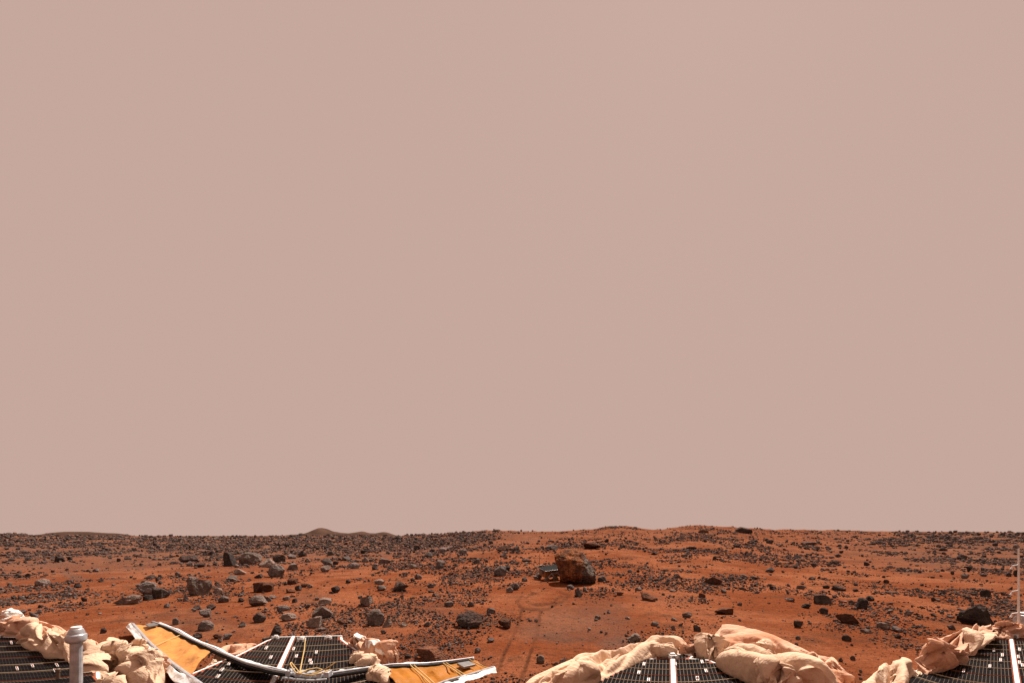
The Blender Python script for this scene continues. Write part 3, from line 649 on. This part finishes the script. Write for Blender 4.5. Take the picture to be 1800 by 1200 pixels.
def foil_roll():
    p = at_z(1828, 1106, .24); root = empty('foil_roll', (p.x, p.y, .2)); tag(root, 'foil wrapped drum with a white lid next to the mast foot', 'drum')
    n, k = 48, 22; V = []
    for i in range(n + 1):
        for j in range(k):
            a = 2 * math.pi * j / k; t = i / n
            rr = .088 * (1 - .25 * abs(2 * t - 1) ** 4)
            V.append((p.x - .05 + .5 * t, p.y + .12 + rr * math.cos(a), .30 + rr * 1.0 * math.sin(a)))
    V = np.array(V); V += np.stack([0 * V[:, 0], fbm(V * 16, 4, 3) * .02, fbm(V * 16, 5, 3) * .02], 1)
    Fc = [(i * k + j, i * k + (j + 1) % k, (i + 1) * k + (j + 1) % k, (i + 1) * k + j) for i in range(n) for j in range(k)] + [tuple(range(k))[::-1], tuple(range(n * k, n * k + k))]
    o = mesh_obj('wrap', V - np.array(root.location), Fc, M['kap'], root)
    m = MB(); m.tube([(p.x - .06, p.y + .12, .30), (p.x - .02, p.y + .12, .30)], .080, 24); m.build('end_cap', M['silver'], root, True, .006)
    w = MB(); w.box((p.x + .16, p.y + .13, .395), (.34, .14, .02)); w.build('lid', M['white'], root, bevel=.02)
foil_roll()

# ------------------------------------------------------------------ rover
def rover():
    g = at(969, 1018); g.z -= .005
    rot = Matrix.Translation(g) @ Matrix.Rotation(math.radians(24), 4, 'Z') @ Matrix.Rotation(math.radians(9), 4, 'X') @ Matrix.Rotation(math.radians(-4), 4, 'Y') @ Matrix.Scale(1.1, 4)
    root = bpy.data.objects.new('rover', None); COL.objects.link(root); root.matrix_basis = rot
    tag(root, 'small six wheeled rover with a dark flat top nosing up to the big boulder', 'rover')
    def part(fn, name, mat, smooth=False, bevel=0, par=None):
        m = MB(); fn(m); m.V = [rot @ Vector(v) for v in m.V]; o = m.build(name, mat, root, smooth, bevel)
        if par is not None: o.parent = par
        return o
    tb = part(lambda m: m.box((0, 0, .305), (.60, .46, .016)), 'top_panel', M['grey'], bevel=.003)
    def cells(m):
        for i in range(9):
            m.box((-.259 + i * .0648, 0, .3165), (.061, .445, .006))
    part(cells, 'solar_cells', M['rgrey'], par=tb)
    part(lambda m: (m.box((-.03, 0, .205), (.46, .34, .185)), m.box((.2, 0, .24), (.06, .34, .09))), 'body', M['rbody'], bevel=.008)
    def frame(m):
        for s in (-1, 1):
            m.tube([(-.24, s * .2, .09), (-.10, s * .19, .22), (.02, s * .19, .23), (.24, s * .2, .09)], .013, 6)
            m.tube([(-.10, s * .19, .22), (.0, s * .2, .075)], .012, 6); m.tube([(.02, s * .19, .23), (.24, s * .19, .28)], .011, 6)
    part(frame, 'rocker_arm', M['silver'], True)
    part(lambda m: (m.box((.27, .12, .25), (.05, .05, .05)), m.box((.27, -.12, .25), (.05, .05, .05)), m.tube([(.29, -.12, .25), (.305, -.12, .25)], .016, 10), m.box((.30, 0, .23), (.06, .12, .05)), m.box((-.28, 0, .24), (.06, .16, .07))), 'sensor_head', M['wheel'], bevel=.004)
    part(lambda m: (m.tube([(-.25, .17, .31), (-.255, .17, .46), (-.25, .17, .66)], .007, 6), m.tube([(-.25, .17, .31), (-.25, .17, .36)], .014, 8)), 'antenna', M['grey'], True)
    part(lambda m: (m.box((-.20, .20, .335), (.07, .05, .04)), m.tube([(-.12, .2, .32), (-.12, .2, .35)], .015, 8)), 'modem_box', M['wheel'], bevel=.004)
    def wheel(m, x, s): 
        m.tube([(x, s * .17, .065), (x, s * .178, .065), (x, s * .242, .065), (x, s * .25, .065)], [.055, .066, .066, .055], 22)
        for k in range(16):
            a = 2 * math.pi * k / 16; m.box((x + .067 * math.cos(a), s * .21, .065 + .067 * math.sin(a)), (.012, .07, .012), Matrix.Rotation(-a, 3, 'Y'))
    for x in (-.24, .0, .24):
        for s in (-1, 1):
            w = part(lambda m: wheel(m, x, s), 'wheel', M['wheel'], True)
            part(lambda m: (m.tube([(x, s * .2505, .065), (x, s * .258, .065)], .045, 18)), 'hub', M['rbody'], True, par=w)
            part(lambda m: (m.tube([(x, s * .2585, .065), (x, s * .272, .065)], .02, 12)), 'axle_cap', M['grey'], True, par=w)
rover()

# ------------------------------------------------------------------ rocks
def ico(sub):
    bm = bmesh.new(); bmesh.ops.create_icosphere(bm, subdivisions=sub, radius=1)
    V = np.array([v.co[:] for v in bm.verts]); Fc = np.array([[v.index for v in f.verts] for f in bm.faces]); bm.free(); return V, Fc
ICO = {s: ico(s) for s in (1, 2, 3, 4, 5)}
STY = {'a': (12, .42, .78, .07, 'angular'), 'o': (9, .72, .95, .08, 'rounded'), 's': (10, .42, .8, .06, 'flat'), 't': (10, .40, .75, .07, 'pointed'), 'b': (6, .52, .70, .045, 'blocky'), 'w': (8, .32, .75, .06, 'wedge shaped')}
def rock_shape(seed, sty, sub, tilt=0.0):
    rng = np.random.default_rng(seed); V, Fc = ICO[sub]; V = V.copy(); n, lo, hi, amp, _ = STY[sty]
    if sty == 'b':
        V = np.sign(V) * np.abs(V) ** .45; V /= np.abs(V).max()
    V = V + (fbm(V * 1.1 + seed, seed, 2) * .18)[:, None] * V
    for k in range(n):
        nr = rng.normal(size=3); nr[2] *= .8; nr /= np.linalg.norm(nr); d = rng.uniform(lo, hi)
        V = V - np.maximum(0, V @ nr - d)[:, None] * nr * rng.uniform(.93, 1.0)
    nr = V / (np.linalg.norm(V, axis=1, keepdims=True) + 1e-9)
    V = V + nr * (fbm(V * 2.6 + 3, seed + 5, 3) * amp * 1.3 + (1 - np.abs(fbm(V * 4.5, seed + 7, 3)) * 3) * amp * .35 + fbm(V * 11, seed + 9, 2) * amp * .28)[:, None]
    z = (V[:, 2] - V[:, 2].min()) / np.ptp(V[:, 2])
    if sty == 't': V[:, :2] *= (1 - .62 * z)[:, None]; V[:, 0] += z * rng.uniform(-.3, .3)
    if sty == 'w': V[:, 2] *= np.interp(V[:, 0], [-1, 1], [.35, 1.1] if rng.random() < .5 else [1.1, .35])
    c, s = math.cos(tilt), math.sin(tilt); x = V[:, 0] * c - V[:, 2] * s; V[:, 2] = V[:, 0] * s + V[:, 2] * c; V[:, 0] = x
    V -= (V.max(0) + V.min(0)) / 2; V /= np.ptp(V, axis=0); V[:, 2] += .5
    return V, Fc
USED = []
def put_rock(cx, base, w, h, sty, col, seed, tilt=0.0, depth=None, name='rock'):
    g = at(cx, base); Y = g.y; s = Y / F
    ct = 1 / math.hypot(1, (cx - CX) / F); W, Hh = w * s * 1.06 * ct ** .75, max(h * s * .98, .3 * w * s * .5); rng = random.Random(seed); D = W * (depth or rng.uniform(.62, .95))
    sub = 5 if w > 26 else 4 if w > 9 else 3
    V, Fc = rock_shape(seed, sty, sub, math.radians(tilt))
    V = V * np.array([W, D, Hh * 1.22]); V[:, 2] -= Hh * .22
    o = mesh_obj(name, V, Fc, M[col], smooth=True)
    gz = Y + D * .42; x = g.x * gz / Y
    o.location = (x, gz, min(g.z, float(height(x, gz))) if False else g.z)
    o.rotation_euler.z = -math.atan2(x, gz) * .8
    o.data.set_sharp_from_angle(angle=math.radians(38))
    USED.append((cx, base - h / 2, w, h)); return o

def boulder():
    prof = [(965.3, 1004, 1011), (966.8, 997, 1019), (969.5, 990, 1025), (974, 983, 1029), (979, 979, 1032), (985, 979, 1035), (995, 982, 1039.5), (1003, 984.5, 1043), (1010, 985.5, 1046.5), (1017, 987, 1048), (1022, 989, 1047), (1026, 996, 1043)]
    g = at(1016, 1025); s = g.y / F; n, k = 96, 88; V = []
    pr = np.array(prof); ys = np.linspace(pr[0, 0], pr[-1, 0], k)
    xl = np.interp(ys, pr[:, 0], pr[:, 1]); xr = np.interp(ys, pr[:, 0], pr[:, 2])
    for _ in range(2): xl[1:-1] = (xl[:-2] + xl[1:-1] * 2 + xl[2:]) / 4; xr[1:-1] = (xr[:-2] + xr[1:-1] * 2 + xr[2:]) / 4
    for y, a, b in zip(ys, xl, xr):
        t = (y - ys[0]) / (ys[-1] - ys[0]); z = (1025 - y) * s
        cx, hw = ((a + b) / 2 - 1016) * s, (b - a) / 2 * s
        dep = .46 * min(1, (.02 + t * 3.2)) ** .5
        front = np.interp(t, [0, .25, .55, .72, .86, 1], [.06, -.02, -.16, -.22, -.05, .16])
        for j in range(n):
            th = 2 * math.pi * j / n; c, q = math.cos(th), math.sin(th)
            V.append((cx + hw * math.copysign(abs(c) ** .75, c), .28 + front + dep * math.copysign(abs(q) ** .8, q) * (1 if q < 0 else .9), z))
    V = np.array(V); i = np.arange(n * k).reshape(k, n); j = np.roll(i, -1, 1)
    Fc = np.stack([i[:-1], i[1:], j[1:], j[:-1]], -1).reshape(-1, 4)
    r = V - np.array([0, .28, .45]); nr = r / np.linalg.norm(r, axis=1, keepdims=True)
    V = V + nr * (fbm(V * 3.2, 41, 4) * .045 + (1 - np.abs(fbm(V * 4.5 + 3, 43, 3)) * 3) * .022 + fbm(V * 16, 45, 3) * .022)[:, None]
    o = mesh_obj('boulder', V, [tuple(f) for f in Fc] + [tuple(range(n)), tuple(range((k - 1) * n, k * n))[::-1]], M['boulder'], loc=g)
    tag(o, 'tall bear shaped boulder, red on one flank and grey on the other, beside the rover', 'boulder')
    USED.append((1014, 993, 72, 60))
boulder()

# hand placed: centre x, base row, width, height (photo pixels), shape, colour, tilt, label of the ones with a look of their own
A = [
 (224,1063,47,17,'s','p',-10,'long pale slab lying aslant below a dark box shaped rock','long pale slab'),
 (257,1047,36,25,'w','g',-25,'tilted grey slab leaning behind the dark box shaped rock','tilted grey slab'),
 (283,1052,29,20,'b','d',4,'box shaped rock with a black front and a light flat top','box shaped rock'),
 (105,988,18,11,'w','d',0,'dark loaf shaped rock alone above the grey sand streak','dark loaf rock'),
 (74,1030,25,13,'o','p',0,'pale pitted rock half sunk in bare red soil','pale pitted rock'),
 (137,1033,13,9,'a','d',0,'dark rock at the lower tip of the grey sand streak','dark rock at the sand streak tip'),
 (60,1090,16,16,'t','g',35,'grey shard leaning over beside the airbag heap','leaning grey shard'),
 (182,1113,12,10,'a','d',0,'dark rock on bare soil between metal post and ramp','dark rock by the post'),
 (333,988,34,15,'s','d',-8,'long dark rock with a pale dusty top','long dusty topped rock'),
 (407,995,26,28,'t','d',10,'tall dark pointed rock with a jagged crest','tall dark pointed rock'),
 (440,992,38,23,'a','p',-5,'large light grey flat sided rock next to the tall dark pointed one','large light grey rock'),
 (472,997,29,17,'t','p',0,'pale grey pyramid shaped rock','pale pyramid rock'),
 (491,988,21,15,'a','d',0,'dark rock just above the pale pyramid','dark rock over the pyramid'),
 (486,1014,29,23,'o','g',0,'bulky rounded grey boulder with a dark underside','bulky rounded boulder'),
 (351,1047,40,31,'w','p',-38,'broad grey slab tilted up steeply on the red slope','steep broad slab'),
 (462,1041,35,18,'b','r',-3,'flat block with a bright orange dusty top and dark side','orange topped block'),
 (455,1065,31,19,'w','p',0,'pale pinkish curved slab below the orange topped block','pale pinkish slab'),
 (456,1094,22,18,'o','d',0,'dark round knobbly rock above the ramp','dark knobbly rock'),
 (362,1109,27,18,'o','g',0,'rounded grey rock nearest above the ramp edge','rounded rock above the ramp'),
 (360,1085,20,14,'a','g',0,'lumpy grey rock uphill of the rounded one by the ramp','lumpy grey rock'),
 (567,1087,34,22,'b','p',5,'pale block with a dark shadowed front','pale block'),
 (552,1103,26,20,'a','p',0,'pale angular boulder overlapped by the pale block','pale angular boulder'),
 (660,1100,31,29,'o','g',0,'egg shaped grey boulder with a dark base','egg shaped boulder'),
 (680,1102,16,15,'w','p',20,'small pale rock propped against the egg shaped boulder','propped pale rock'),
 (826,1104,47,28,'o','d',0,'broad dark pitted boulder on smooth sand','broad pitted boulder'),
 (887,1105,22,17,'a','r',0,'reddish broken rock on open sand','reddish broken rock'),
 (758,1163,51,21,'s','r',0,'flat reddish slab lying right above the amber ramp','flat reddish slab'),
 (485,1121,19,24,'a','d',0,'rough dark rock stack behind the solar panel edge','rough dark stack'),
 (706,1039,25,18,'w','d',0,'black fronted wedge with a sharp peak','black fronted wedge'),
 (644,1066,22,19,'b','p',0,'pale squarish rock with a flat face','pale squarish rock'),
 (879,1012,21,19,'o','g',0,'round grey boulder left of the rover','round grey boulder'),
 (906,1037,15,13,'a','g',0,'grey rock at the edge of the rover tracks','grey rock by the tracks'),
 (886,967,28,9,'s','r',0,'long low reddish rock near the ridge','long low reddish rock'),
 (873,934,13,4,'s','d',0,'dark flat rock perched on the skyline','skyline perched rock'),
 (1042,965,33,13,'w','r',0,'orange dusted dark boulder uphill behind the tall boulder','orange dusted boulder'),
 (969,966,22,9,'s','g',0,'low grey rock uphill between the rover and the ridge','low grey rock'),
 (1140,1056,26,15,'w','r',-25,'orange faced tilted rock on smooth slope','orange faced tilted rock'),
 (1017,1048,13,16,'t','g',10,'upright grey stone in front of the tall boulder','upright grey stone'),
 (1003,1036,14,9,'a','g',0,'grey stone at the foot of the tall boulder shadow','stone at the shadow foot'),
 (1307,937,29,12,'s','d',0,'long brown rock standing out on the skyline','brown skyline rock'),
 (1353,1006,16,10,'t','g',0,'grey rock with a pale peak on the bright soil patch','pale peaked rock'),
 (1253,1027,31,14,'s','r',0,'flat orange topped slab with a grey rim','orange topped slab with grey rim'),
 (1421,957,29,6,'s','d',0,'long flat dark rock far up the slope','long flat dark rock'),
 (1445,1062,28,18,'t','d',0,'black fan shaped rock with a pointed top','black fan shaped rock'),
 (1474,1038,24,10,'a','d',0,'dark rocks ridge above the fan shaped rock','dark ridge rock'),
 (1272,1080,32,12,'s','r',0,'bright orange sunken slab','orange sunken slab'),
 (1489,1097,38,18,'w','r',20,'tilted tan slab with broken lower end','tilted tan slab'),
 (1513,1070,22,20,'b','d',0,'black squarish boulder with smooth dark face','black squarish boulder'),
 (1716,1101,60,39,'t','d',-12,'very big dark sloping rock behind the tan airbag','big sloping rock'),
 (1732,1049,18,14,'o','d',0,'dark red round rock uphill of the big sloping rock','dark red round rock'),
 (1691,984,18,10,'a','d',0,'dark jagged rock on the far stony plain','dark jagged rock'),
 (1553,1106,22,12,'a','p',0,'pale crumbly rock on rutted soil','pale crumbly rock'),
 (1577,1111,17,10,'a','g',0,'dark grey lump next to the pale crumbly rock','dark grey lump'),
 (1523,1113,20,7,'s','p',-12,'thin pale sliver on the rutted soil','thin pale sliver'),
 (697,950,16,10,'a','d',0,'dark chunky rock close under the skyline','chunky skyline rock'),
 (677,990,22,10,'w','p',0,'light topped rock with dark underside among rubble','light topped rock'),
 (1225,1109,13,11,'b','d',0,'dark fronted stone just above the long cream airbag','dark fronted stone'),
 (733,966,11,9,'t','d',0,'little black pyramid rock on the far slope','little black pyramid'),
]
Bt = """209 987 7 7 a d;226 983 14 5 s d;169 1005 11 6 a g;49 1015 9 8 a d;37 1054 11 7 o g;131 1052 7 6 a g;148 1057 10 8 a d;142 1063 8 6 a d;71 1068 9 6 a d;56 1060 16 6 s p;261 1055 19 10 a d;263 1017 17 7 a d;277 1021 7 8 a d;282 1026 8 6 a d;253 1029 12 9 a g;293 1068 10 8 o g;39 1077 15 6 s g;5 1040 8 4 s g;21 986 12 6 a g;297 963 9 6 a d
334 995 12 10 a g;351 997 18 8 s d;372 976 12 9 t d;513 982 15 9 a g;532 978 14 11 t d;514 1002 19 13 w g;574 993 20 12 a g;590 992 10 7 a d;572 1005 18 12 w p;582 976 12 9 a d;455 1016 15 8 a d;407 1022 19 11 a p;422 1010 22 11 s p;347 1026 9 10 a d;337 1022 17 9 a g;514 1027 18 11 b r;535 1032 12 7 a r;524 1038 12 10 a d;545 1033 11 7 a g;511 1042 16 8 a r;590 1042 16 12 b d;383 1044 18 11 a p;423 1048 10 6 a g;424 1058 11 8 a d;470 1057 15 9 a g;480 1052 11 7 a g;393 1059 18 12 a g;327 1057 10 12 t g;346 1072 12 9 a d;341 1075 8 7 a g;371 1072 16 10 a d;503 1055 13 7 a p;518 1059 9 8 a d;572 1062 23 12 b p;557 1055 8 6 a g;540 1069 10 8 w d;497 1074 22 10 o g;488 962 8 9 t d;505 961 8 6 a d;518 960 8 7 a d;573 965 7 8 w d;334 963 6 5 a d;416 997 9 6 a p;383 985 7 6 a d
309 1098 11 13 o g;347 1123 16 11 a d;426 1102 13 11 a g;508 1091 26 14 o p;382 1123 16 9 a r;400 1124 17 10 a g;414 1139 15 11 a g;387 1129 9 6 a g;469 1127 16 8 s g
674 1114 10 7 a g;710 1101 12 7 a p;751 1101 12 9 a g;768 1103 10 7 a g;840 1147 11 9 o g;717 1157 12 7 a d;602 1097 17 8 s r;863 1129 12 8 a g;565 1110 16 7 s g
667 1027 18 10 a p;670 1038 17 9 a p;633 1052 8 6 a g;735 1018 13 10 a g;725 1023 8 8 a d;757 1033 12 8 a g;773 1000 13 11 b g;775 992 17 8 o p;801 996 10 6 a d;838 990 13 9 a g;855 1006 9 10 o g;891 1003 12 11 a d;814 975 13 11 o g;778 970 14 9 o g;790 966 12 8 a g;753 980 14 10 a g;642 988 12 9 a g;638 973 9 7 a d;622 999 20 11 a g;659 1001 10 8 a d;608 985 15 8 a g;863 956 8 6 a d;886 979 11 7 a g;789 1066 16 10 a g;827 1066 11 8 a g;863 1078 15 10 a g;764 1048 9 6 w g;612 1025 9 7 a d;726 999 13 9 a p;896 1041 12 10 o p
1066 953 8 7 a d;927 987 17 6 s d;906 968 14 10 a g;1028 1039 7 9 a g;1058 1022 15 10 o g;922 1022 10 8 o g;941 1018 8 7 a g;1150 975 13 6 s d;1107 1006 9 6 a g;1190 1014 12 6 s d;1122 1038 12 7 a g;1182 1040 10 5 a g;1090 1046 12 6 s r;1060 1046 8 6 a r
1236 937 18 8 o r;1353 955 12 7 a d;1295 962 11 5 a d;1215 966 18 6 s d;1306 1017 18 8 w g;1325 1018 11 6 a d;1388 1057 16 7 w g;1452 1034 12 6 a d;1497 1062 10 8 o g;1467 1051 8 6 a d;1272 1042 10 7 a g;1448 1079 15 12 o d;1417 1069 16 9 a d;1234 1051 12 9 a r;1300 1064 8 6 a g;1256 984 7 7 a d;1473 979 11 7 a d;1469 992 12 8 o d;1430 996 10 7 a d;1427 1019 12 6 a g;1403 980 13 5 s d;1357 1036 8 6 a d;1331 1043 10 4 s g;1408 1035 16 7 a g
1403 1103 16 13 a d;1488 1126 16 11 o d;1499 1160 9 8 o d;1403 1124 9 7 a g;1478 1163 8 7 a d;1400 1134 6 5 o g;1207 1085 16 9 a g
1530 1056 14 9 a d;1657 1044 9 7 a d;1702 1053 11 6 a d;1641 1057 8 8 a d;1649 1057 8 5 a g;1656 968 12 7 a d;1786 1013 10 13 a d;1773 1013 9 8 o d;1697 1017 13 9 a g;1617 1007 8 5 a d;1657 1004 6 5 o d;1674 1010 6 6 a d;1703 1005 8 10 a d;1558 1025 10 7 a d;1729 1013 13 6 s g;1795 980 9 5 a d;1777 1036 6 6 a d;1763 1046 7 6 a d;1504 1040 10 5 a d;1566 1043 21 4 s d;1673 1107 13 9 a d;1578 1122 11 8 o d;1597 1082 15 9 a p;1565 1076 11 5 a p;1656 1079 7 6 o g;1641 1083 10 6 a g;1670 1086 13 5 s p;1552 1062 7 4 a g;1503 1095 8 8 a g;1513 1182 6 6 o g;1513 1194 6 5 o g;1685 1091 10 7 a g
1051 1088 11 7 a p;1103 1088 9 5 a p;1151 1100 14 8 o p;1070 1078 6 5 a g;1115 1128 22 14 a p;950 1166 14 14 o p;990 1168 12 11 a p;977 1170 8 7 a g;1183 1107 8 8 w p;1185 1091 11 6 w p;1197 1100 8 6 a g;1048 1091 7 4 a g;1057 1112 5 4 a d"""
ROCKS = []
for k, (cx, b, w, h, sty, col, tilt, lab, short) in enumerate(A):
    o = put_rock(cx, b, w, h, sty, col, 100 + k, tilt, .85 if w > 60 else None)
    tag(o, lab, 'rock', 'rocks strewn over the plain'); ROCKS.append((cx, b, w, h, short, o))
small = []
for k, e in enumerate(x for ln in Bt.split('\n') for x in ln.split(';')):
    t = e.split(); cx, b, w, h = map(float, t[:4]); small.append((cx, b, w, h, t[4], t[5], 300 + k))
rg = random.Random(12)
while len(small) + len(A) < 298:
    cx = rg.choice([rg.uniform(0, 900), rg.uniform(300, 900), rg.uniform(1200, 1800)]); b = 948 + 110 * rg.random() ** 1.5; w = rg.uniform(6.5, 10)
    if any(abs(cx - u[0]) < (w + u[2]) * .6 and abs(b - w * .3 - u[1]) < (w * .7 + u[3]) * .6 for u in USED) or any(abs(cx - s_[0]) < (w + s_[2]) * .6 and abs(b - s_[1]) < (w * .6 + s_[3]) * .6 for s_ in small): continue
    small.append((cx, b, w, w * rg.uniform(.45, .8), rg.choice('aaaosw'), rg.choice('dddggp'), 900 + len(small)))
COLW = {'d': 'dark', 'g': 'grey', 'p': 'pale', 'r': 'reddish'}
seen = set()
for (cx, b, w, h, sty, col, seed) in small:
    o = put_rock(cx, b, w, h, sty, col, seed, rg.uniform(-15, 15))
    size = 'tiny' if w < 8.5 else 'small' if w < 13 else 'middling' if w < 18 else 'sizeable'
    lab = None
    near = sorted(ROCKS, key=lambda r: math.hypot(r[0] - cx, (r[1] - b) * 2.2))
    for r in near[:8]:
        dx, dy = cx - r[0], (b - r[1]) * 2.2; far = math.hypot(dx, dy)
        dirs = ['left of', 'right of'][dx > 0] if abs(dx) > abs(dy) else ['uphill of', 'in front of'][dy > 0]
        q = f"{size} {COLW[col]} {STY[sty][4]} rock {'close ' if far < 40 else ''}{dirs} the {r[4]}"
        if q not in seen: lab = q; break
    lab = lab or f"{size} {COLW[col]} {STY[sty][4]} rock some way out from the {near[0][4]}"
    seen.add(lab); tag(o, lab, 'rock', 'rocks strewn over the plain')

# stones too many to count: one object
def pebbles():
    rng = np.random.default_rng(3)
    protos = [rock_shape(5000 + i, 'aaoswb'[i % 6], 1 if i < 9 else 2) for i in range(15)]
    N = 240000
    px = rng.uniform(-160, 1960, N); lo, hi = 1.5, 6.4; u = rng.random(N)
    size = (lo ** -2 + u * (hi ** -2 - lo ** -2)) ** -.5
    row = 923 + 280 * rng.random(N) ** 2.1
    Y = settle(px, row); X = (px - CX) / F * Y
    P = np.stack([X, Y, 0 * X], 1); P0 = np.nan_to_num(P)
    clump = fbm(P0 * .22, 61, 3) * .9 + fbm(P0 * 1.1, 62, 3) * .9
    size = size * (1 - .35 * sst(956, 938, row) * sst(820, 900, px) * sst(1600, 1480, px))
    dens = .20 + clump * 1.75
    def ell(cx, cy, a, b): return np.hypot((px - cx) / a, (row - cy) / b)
    for e, k in (((1040, 1095, 150, 62), .75), ((930, 1055, 90, 34), .6), ((905, 1140, 90, 60), .45), ((180, 1040, 60, 40), .25), ((127, 1012, 40, 8), .7), ((1320, 1055, 120, 30), .22), ((1600, 1130, 120, 60), .05)): dens = dens - k * sst(1.2, .6, ell(*e))
    dens = dens - .22 * sst(952, 936, row) * sst(840, 900, px) * sst(1560, 1480, px)
    dens = dens + .34 * sst(260, 400, px) * sst(900, 740, px) * sst(1150, 1080, row) + .50 * sst(985, 955, row) * sst(960, 820, px) + .10 * sst(1450, 1600, px)
    crest = _ROW.min(1)[np.clip(np.rint((px - _PX[0]) / (_PX[1] - _PX[0])).astype(int), 0, len(_PX) - 1)]
    dens = dens * np.where((row < crest + 1.6) & (px > 820), .16, 1)
    keep = (~np.isnan(Y)) & (rng.random(N) < np.clip(dens, .03, 1))
    X, Y, size = X[keep], Y[keep], size[keep]; Z = height(X, Y); W = size * Y / F
    n = len(X); pid = rng.integers(0, 9, n); big = size > 4.2; pid[big] = rng.integers(9, 15, big.sum())
    Vs, Fs, off_ = [], [], 0
    for i, (V, Fc) in enumerate(protos):
        s = np.where(pid == i)[0]
        if not len(s): continue
        a = rng.uniform(0, 2 * math.pi, len(s)); c, q = np.cos(a), np.sin(a)
        hh = rng.uniform(.45, .9, len(s)); d = rng.uniform(.6, 1.1, len(s))
        v = V[None].repeat(len(s), 0); vx = v[..., 0]; vy = v[..., 1] * d[:, None]
        x = (vx * c[:, None] - vy * q[:, None]) * W[s, None] + X[s, None]; y = (vx * q[:, None] + vy * c[:, None]) * W[s, None] + Y[s, None]
        z = (v[..., 2] * 1.2 - .25) * (hh * W[s])[:, None] + Z[s, None]
        Vs.append(np.stack([x, y, z], -1).reshape(-1, 3)); Fs.append((Fc[None] + (np.arange(len(s)) * len(V))[:, None, None]).reshape(-1, 3) + off_); off_ += len(s) * len(V)
    o = mesh_obj('pebbles', np.concatenate(Vs), np.concatenate(Fs), M['peb'], smooth=False)
    tag(o, 'countless small dark stones scattered over the red soil', None, None, 'stuff')
pebbles()
